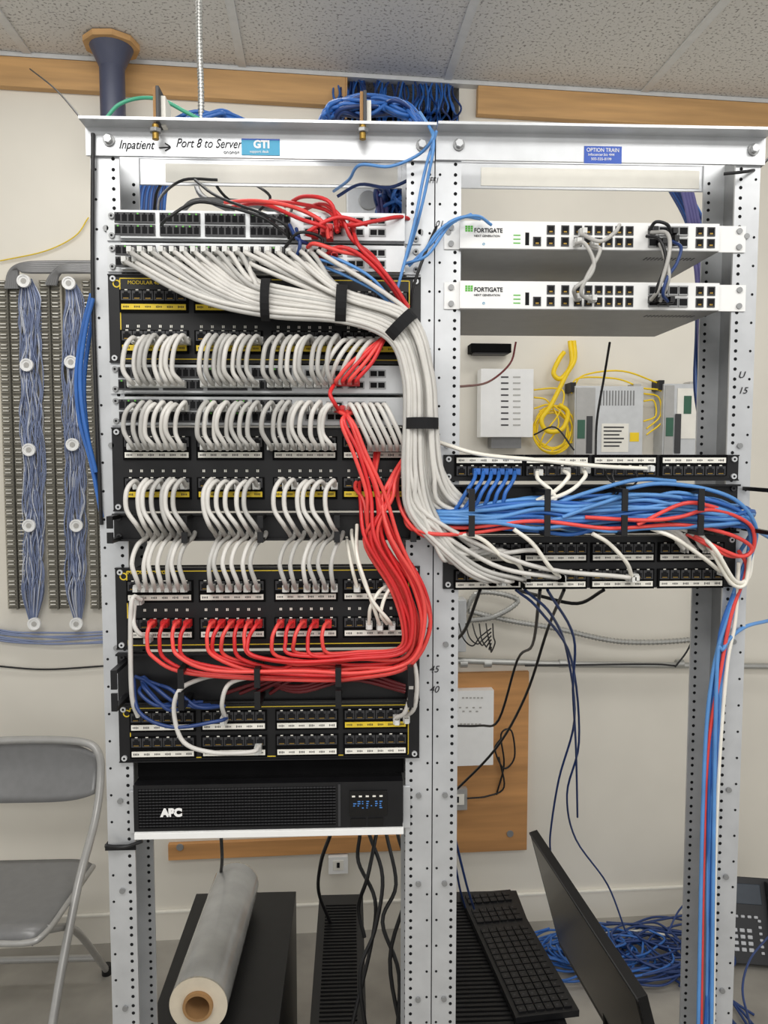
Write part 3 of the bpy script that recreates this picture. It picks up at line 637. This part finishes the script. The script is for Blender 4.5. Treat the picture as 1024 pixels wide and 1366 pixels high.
curve('yellow_fiber_cables',yf[:2],.008,'yelf',wall=True); curve('yellow_fiber_cables',yf[2:],.0028,'yelf',wall=True)
def wallchassis(x0,y0,x1,y1,sticker):
    b=MB(); wb(b,x0,y0,x1,y1,-.07,-.001,'silver'); wb(b,x0+2,y0+2,x0+ (x1-x0)*.3,y1-2,-.074,-.07,'taupe')
    wb(b,x0+4,y0+45,x0+14,y0+70,-.076,-.074,'dgreen'); wb(b,x0+16,y0+40,x0+24,y1-8,-.076,-.074,'dgrey')
    wb(b,x0-5,y0-5,x0+2,y0+8,-.06,-.001,'black'); wb(b,x1-12,y0-3,x1-2,y0+4,-.05,-.001,'cgray2')
    if sticker:
        wb(b,x0+36,y0+50,x0+72,y0+88,-.0715,-.07,'label')
        for i in range(6): wb(b,x0+39,y0+54+i*5,x0+66-3*(i%3),y0+56+i*5,-.0722,-.0714,'dgrey')
        wb(b,x0+74,y0+62,x0+86,y0+74,-.0715,-.07,'yelf')
    for i in range(12): wb(b,x0+34+i*4,y0+6,x0+36+i*4,y0+26,-.0706,-.07,'taupe2') if x1-x0>60 else None
    b.obj('wall_network_terminal',M4=WM,bevel=.0015)
wallchassis(766,515,857,613,True); wallchassis(884,512,932,613,False)
wb_=MB(); wb(wb_,903,518,928,585,-.073,-.0705,'label'); wb(wb_,912,528,922,552,-.0745,-.073,'dgreen'); wb_.obj('equipment_label',M4=WM)
curve('black_power_cords',[[(813,457,.24),(806,500,.3),(796,560,.3),(794,612,.25)],[(712,580,.95),(740,570,.9),(765,600,.8)]],.0024,'cblack')
curve('dark_red_power_cord',[[(688,456,1.0),(680,485,1.0),(650,510,.9),(600,517,.3)]],.003,'cdred')
b=MB(); wb(b,560,898,704,1137,-.02,-.001,'ply'); wb(b,224,1120,560,1141,-.019,-.001,'ply')
for x,y in((680,1112),(240,1130)):
    p=WL(x,y,-.02); b.cyl((p.x,-.02,p.z),(p.x,-.023,p.z),.012,'alud',n=16)
b.obj('plywood_backboard',M4=WM,bevel=.001)
b=MB(); wb(b,560,922,658,1022,-.055,-.0205,'white')
for j in range(9): wb(b,603+j*4.5,943+(j%2)*5,606+j*4.5,945+(j%2)*5,-.0562,-.055,'cgray2')
for j in range(8): wb(b,603+j*5,965,606.5+j*5,967.5,-.0562,-.055,'cgray2')
for j in range(6): wb(b,616+j*5,930,619+j*5,932,-.0562,-.055,'cgray2')
b.obj('wireless_access_point',M4=WM,bevel=.0)
b=MB(); wb(b,597,1053,623,1081,-.045,-.0205,'taupe'); wb(b,601,1060,619,1074,-.047,-.045,'label'); wb(b,606,1063,612,1071,-.048,-.047,'hole'); b.obj('electrical_outlet_box',M4=WM,bevel=.002)
b=MB(); wb(b,438,1143,464,1166,-.03,-.001,'white'); wb(b,444,1148,458,1161,-.032,-.03,'label');wb(b,449,1151,453,1158,-.034,-.032,'hole'); b.obj('wall_outlet',M4=WM,bevel=.002)
curve('rigid_conduit',[[(560,880,-.035),(700,884,-.035),(760,886,-.035),(1060,889,-.035)]],.011,'pipe',wall=True,br=4)
b=MB()
for x in(618,650,750,906,960):
    p=WL(x,885,-.035); b.cyl((p.x-.012,-.035,p.z),(p.x+.012,-.035,p.z),.014,'pipe',n=14)
b.obj('conduit_couplings',M4=WM,smooth=True)
flex('flexible_conduit',[(625,828,-.04),(660,822,-.05),(690,800,-.05),(640,790,-.05),(620,815,-.04)],.008)
flex('flexible_conduit',[(625,815,-.04),(680,828,-.04),(740,838,-.04),(830,856,-.04),(930,852,-.04),(960,835,-.04)],.008)
curve('black_post_lines',[[(900,890,-.05),(918,865,-.05),(930,830,-.05),(930,780,-.05)],[(700,888,-.052),(860,886,-.052),(900,888,-.052)],
  [(662,1060,-.03),(672,1020,-.04),(668,980,-.05),(682,975,-.05),(686,1010,-.05),(672,1025,-.05),(660,1000,-.05),(668,985,-.05)],[(623,1065,-.05),(650,1062,-.04),(672,1050,-.04),(665,1010,-.04)]],.003,'cblack',wall=True)
b=MB(); wb(b,560,798,604,872,-.09,-.001,'taupe'); wb(b,606,800,622,870,-.06,-.001,'silver'); b.obj('electrical_junction_box',M4=WM,bevel=.003)
curve('black_post_lines',[[(612+i*9,832,.9),(618+i*8,850+R(-5,5),.85),(630+i*6,862+R(-5,5),.85),(640+i*3,850+i*4,.9),(655,838+i*5,.9)] for i in range(6)],.002,'cblack')
curve('hanging_black_cables',[[(805,787,.05),(770,805,.12),(720,795,.14),(690,787,.06)],[(752,787,.05),(730,840,.3),(700,930,.5),(660,1000,.7),(600,1062,.85)],[(640,787,.05),(620,840,.2),(600,860,.3)],
  [(720,787,.05),(710,860,.4),(690,880,.6),(665,960,.7),(640,968,.8),(598,968,.9)]],.0032,'cblack')
curve('hanging_navy_cables',[[(688,787,.05),(720,815,.1),(762,880,.3),(772,990,.5),(756,1060,.6),(768,1120,.8),(810,1180,.95),(834,1242,1.0)],[(700,787,.05),(735,820,.12),(756,870,.3),(766,960,.5),(745,1040,.6),(734,1110,.7),(734,1140,.75)],
  [(600,1090,.1),(622,1180,.3),(632,1212,.5)],[(598,1100,.3),(612,1180,.45),(620,1210,.6)],[(730,787,.05),(765,850,.2),(764,920,.3),(768,1000,.5),(770,1090,.7)]],.0026,'cnavy')
curve('power_cords_black',[[(440,1115,.3),(428,1150,.35),(425,1190,.5),(440,1230,.62)],[(480,1112,.3),(478,1150,.3),(500,1200,.25),(495,1260,.25),(470,1366,.22),(462,1420,.22)],[(492,1112,.3),(510,1170,.25),(500,1240,.22),(480,1300,.2),(492,1400,.2)],
 [(515,1112,.3),(528,1180,.25),(510,1230,.22),(532,1300,.2),(528,1400,.2)],[(502,1112,.3),(490,1170,.25),(478,1210,.3),(486,1250,.3)],[(530,1112,.3),(545,1180,.2),(520,1280,.2),(540,1400,.2)],
 [(295,1118,.5),(296,1150,.6),(292,1180,.8)]],.004,'cblack')
b=MB(); a0=xL0-.002;c0=xL0+.045; zt_=Z(1126,160);zb_=Z(1133,160)
b.box(a0,c0,-.0035,-.0015,zb_,zt_,'velcro'); b.box(a0-.002,a0,-.0035,RD+.003,zb_,zt_,'velcro'); b.box(a0,c0,RD+.001,RD+.003,zb_,zt_,'velcro')
b.obj('cable_strap')
curve('black_post_lines',[[(190,1122,-.006),(165,1130,-.008),(140,1128,-.02)],[(124,178,-.01),(124,400,-.004),(135,700,-.004)]],.003,'cblack')  # includes a black line down the outer edge of the left post

# ============================================================ FLOOR ITEMS
HT=.45
def tower(px0,px1,py,y0,y1,vent):
    b=MB(); x0=W(px0,py,y1).x; x1=W(px1,py,y1).x
    b.box(x0,x1,y0,y1,.012,HT,'black'); b.box(x0+.005,x1-.005,y0-.012,y0,.02,HT-.008,'blackg')
    for fx in(x0+.02,x1-.02):
        for fy in(y0+.03,y1-.03): b.cyl((fx,fy,0),(fx,fy,.012),.012,'blackm')
    for i in range(3): b.box(x0+.02,x1-.02,y0-.014,y0-.012,HT-.07-.05*i,HT-.035-.05*i,'blackm')
    if vent:
        n=34
        for i in range(n):
            y=y0+.04+(y1-y0-.08)*i/n; b.box(x0+.018,x1-.018,y,y+.004,HT,HT+.0015,'dgrey' if vent>1 else 'blackm')
    return b.obj('tower_computer',bevel=.003),x0,x1
tower(262,395,1209,.22,.76,0); tower(426,484,1216,.24,.74,1); tower(556,688,1216,.20,.74,1)
pn=W(270,1345,.30); pf=W(315,1193,.70); r=.058
b=MB(); n_=Vector((pn.x,.26,HT+r+.001)); f_=Vector((pf.x,.70,HT+r+.001)); d=(f_-n_).normalized()
b.cyl(n_,f_,r,'film',n=48,caps=False); b.cyl(f_,n_,r*.93,'film',n=48,caps=False); b.ring(n_-d*.008,d,.030,.024,'card',ln=.46,n=32); b.ring(n_,d,r,.030,'filmend',n=48,ln=.004)
b.ring(f_-d*.004,d,r,.03,'filmend',n=48,ln=.004); b.obj('stretch_wrap_roll',smooth=True)
k0=W(648,1212,.70);k1=W(728,1372,.27); c=(k0+k1)/2; ang=math.atan2(k1.x-k0.x,-(k1.y-k0.y))
b=MB(); T=Matrix.Translation(Vector((c.x,c.y,HT+.003)))@Matrix.Rotation(ang,4,'Z')
b.box(-.068,.068,-.225,.225,0,.014,'black',T)
for i in range(21):
    for j in range(6):
        y=-.215+i*.0205; x=-.058+j*.0195
        if i in(14,18): continue
        b.box(x,x+.0165,y,y+.0175,.014,.018,'black',T); b.box(x+.005,x+.009,y+.006,y+.010,.018,.0183,'dgrey',T)
b.obj('computer_keyboard',bevel=.0008)
b=MB()
tf=W(706,1110,.80); tn=W(850,1332,.22); bf=W(746,1262,.80); bn=tn+(bf-tf)
nm=(tn-tf).cross(bf-tf).normalized()
if nm.x>0: nm=-nm
b.quadprism([tf,tn,bn,bf],-nm*.022,'black')
u1=(tn-tf);v1=(bf-tf)
b.quadprism([tf+u1*.02+v1*.03+nm*.001,tf+u1*.98+v1*.03+nm*.001,tf+u1*.98+v1*.93+nm*.001,tf+u1*.02+v1*.93+nm*.001],-nm*.002,'blackg')
b.quadprism([tf+nm*.002,tn+nm*.002,tn+v1*.02+nm*.002,tf+v1*.02+nm*.002],-nm*.003,'dgrey')
mc=tf+u1*.5+v1*.6-nm*.022; 
b.quadprism([mc-u1*.2-v1*.3,mc+u1*.2-v1*.3,mc+u1*.2+v1*.2,mc-u1*.2+v1*.2],-nm*.03,'black')
foot=Vector((mc.x+.02,mc.y,0)); b.cyl(mc-nm*.02,Vector((foot.x+.02,foot.y,.012)),.025,'black',n=16); b.cyl(foot+Vector((0,0,0)),foot+Vector((0,0,.012)),.13,'black',n=32)
b.obj('computer_monitor',bevel=.002)
co=[];co2=[]
for i in range(46):
    cx_,cy_=(.95+R(-.1,.12),1.12+R(-.08,.03)) if i%2 else (.74+R(-.08,.1),1.12+R(-.08,.03))
    ra=R(.1,.2); rb=R(.06,.13); ph=R(0,6); h=R(.005,.05)
    p=[Vector((cx_+ra*math.cos(ph+k*.6)+R(-.01,.01),min(1.28,cy_+rb*math.sin(ph+k*.6)+R(-.01,.01)),h+.004+abs(R(-.01,.02)))) for k in range(int(R(7,12)))]
    (co if i%2==0 else co2).append(p)
for i in range(8):
    co2.append([Vector((1.05+R(0,.1),.75+R(-.1,.2),.006)),Vector((1.0+R(0,.1),.95,.01+R(0,.02))),Vector((.9,1.05,.02)),Vector((.7+R(-.1,.1),1.1,.01)),Vector((.5+R(-.1,.1),1.15,.01))])
curve('coiled_blue_cable',co,.0036,'cblue',raw=True); curve('coiled_blue_cable',co2,.0036,'cnavy',raw=True)
curve('white_cable_run',[[Vector((1.1,1.2,.006)),Vector((1.0,1.15,.05)),Vector((.95,1.2,.03)),Vector((.8,1.22,.01))]],.004,'cwhite',raw=True)
ph0=W(1010,1310,.98); 
T=Matrix.Translation(Vector((ph0.x+.03,1.02,0.0)))@Matrix.Rotation(math.radians(-10),4,'Z')@Matrix.Rotation(math.radians(-28),4,'X')
b=MB(); b.box(-.1,.1,0,.035,.02,.27,'phone',T); b.box(.045,.095,-.03,0,.03,.26,'phone',T); b.box(.047,.093,-.045,-.028,.03,.09,'phone',T); b.box(.047,.093,-.045,-.028,.2,.26,'phone',T)
b.box(-.085,.03,-.004,0,.19,.25,'lcdp',T)
for i in range(3):
    for j in range(4): b.box(-.07+i*.022,-.055+i*.022,-.005,0,.055+j*.018,.066+j*.018,'key',T)
for j in range(6): b.box(.01,.02,-.005,0,.05+j*.018,.058+j*.018,'key',T)
for i in range(5): b.box(-.08+i*.02,-.068+i*.02,-.005,0,.15,.158,'key',T)
b.box(-.1,.1,.035,.1,.02,.035,'phone',T)
b.obj('desk_telephone',bevel=.003)
curve('thin_navy_cable',[[(1024,1250,.9),(1000,1280,.8),(990,1320,.7),(1000,1366,.6)],[(890,1245,1.1),(905,1215,1.15),(920,1200,1.2)]],.003,'cnavy')

# folding chair
ch=empty('folding_chair')
xr=W(132,1040,.97).x; wch=.44; xl=xr-wch; xc_=(xr+xl)/2
tb=.0115; DZ=-.022
def bend(s):
    x=xc_+s*wch/2
    return [Vector((x-s*.0,.985,.70+DZ)),Vector((x,.93,.60+DZ)),Vector((x-s*.01,.80,.44)),Vector((x-s*.02,.66,.22)),Vector((x-s*.025,.56,.012))]
fr=[bend(-1)[::-1]+[Vector((xl+.01,1.0,.765+DZ)),Vector((xl+.06,1.01,.795+DZ)),Vector((xc_,1.02,.80+DZ)),Vector((xr-.06,1.01,.795+DZ)),Vector((xr-.01,1.0,.765+DZ))]+bend(1)]
curve('main_tube_frame',fr,tb,'taupe',ch,raw=True,sub=8,br=4)
rl=[]
for s in(-1,1):
    x=xc_+s*(wch/2-.035); rl.append([Vector((x,.66,.425)),Vector((x,.85,.30)),Vector((x,1.10,.012))])
rl.append([Vector((xl+.035,1.03,.10)),Vector((xr-.035,1.03,.10))]); rl.append([Vector((xl+.02,.63,.16)),Vector((xr-.02,.63,.16))])
curve('rear_leg_frame',rl,.010,'taupe',ch,raw=True,br=4)
def sheet(name,fn,nu,nv,th,k):
    vs=[];fs=[]
    for i in range(nu+1):
        for j in range(nv+1): vs.append(tuple(fn(i/nu,j/nv)))
    for i in range(nu):
        for j in range(nv): a=i*(nv+1)+j; fs.append((a,a+1,a+nv+2,a+nv+1))
    me=bpy.data.meshes.new(name); me.from_pydata(vs,[],fs); me.materials.append(M[k]); me.polygons.foreach_set('use_smooth',[True]*len(fs))
    o=bpy.data.objects.new(name,me); COL.objects.link(o); o.parent=ch
    s=o.modifiers.new('s','SOLIDIFY'); s.thickness=th; s.offset=0
    return o
def backf(u_,v_):
    x=(u_-.5)*2; hx=wch/2-.015
    zt_=.785-.03*abs(x)**4; zb_=.635-.012*(1-x*x)+.02*abs(x)**4
    z=zb_+(zt_-zb_)*v_
    return (xc_+x*hx,.955+(z-.6)*.32+.03*(1-x*x)+.012*math.sin(v_*math.pi),z+DZ)
sheet('backrest',backf,24,8,.004,'taupe2')
def seatf(u_,v_):
    x=(u_-.5)*2; y=.62+.34*v_; hx=(wch/2-.02)*(1-.06*(1-v_)) * (1-.12*max(0,(.12-v_)/.12)**2)
    z=.445-.012*(1-x*x)*math.sin(v_*math.pi)-.02*max(0,(.08-v_)/.08)**2-.018*abs(x)**10
    return (xc_+x*hx,y,z)
sheet('seat',seatf,24,16,.004,'taupe2')
curve('seat_rim',[[Vector(seatf(a,b_))+Vector((0,0,-.004)) for a,b_ in ((0,1),(0,.5),(0,.08),(.06,0),(.5,0),(.94,0),(1,.08),(1,.5),(1,1))]],.008,'taupe',ch,raw=True,br=3)
b=MB()
for p in (bend(-1)[-1],bend(1)[-1],rl[0][-1],rl[1][-1]): b.cyl((p.x,p.y,0),(p.x,p.y,.03),.015,'black',n=14)
b.obj('rubber_feet',parent=ch)

# ============================================================ LIGHT
def area(name,loc,rot,sx,sy,e,c=(1,.985,.96)):
    l=bpy.data.lights.new(name,'AREA'); l.shape='RECTANGLE'; l.size=sx; l.size_y=sy; l.energy=e; l.color=c
    o=bpy.data.objects.new(name,l); COL.objects.link(o); o.location=loc; o.rotation_euler=rot; return o
area('added_wall_fill',(-.5,-1.3,2.76),(math.radians(12),0,0),1.2,.6,26)
area('added_wall_fill',(1.3,-1.2,2.74),(math.radians(12),0,0),1.2,.6,20)
area('added_wall_fill',(.3,-3.0,2.76),(math.radians(30),0,0),2.4,.6,38)
area('added_wall_fill',(-.6,.5,2.78),(math.radians(10),0,0),1.0,.3,7)  # added fill light brightening the back wall, no fixture there
area('added_wall_fill',(.9,.5,2.76),(math.radians(10),0,0),1.0,.3,6)  # second added fill light for the wall behind the racks
w=bpy.data.worlds.new('w'); bpy.context.scene.world=w; w.use_nodes=True
w.node_tree.nodes['Background'].inputs[0].default_value=(1,.99,.97,1); w.node_tree.nodes['Background'].inputs[1].default_value=.70
# ============================================================ CAMERA
cd=bpy.data.cameras.new('camera'); co_=bpy.data.objects.new('camera',cd); COL.objects.link(co_)
cd.sensor_fit='VERTICAL'; cd.sensor_height=24; cd.lens=F/1366*24; cd.clip_start=.05
m3=Matrix((RT,UP,-FW)).transposed(); co_.matrix_world=Matrix.Translation(CAM)@m3.to_4x4()
bpy.context.scene.camera=co_
try: bpy.context.scene.view_settings.view_transform='Standard'
except Exception: pass
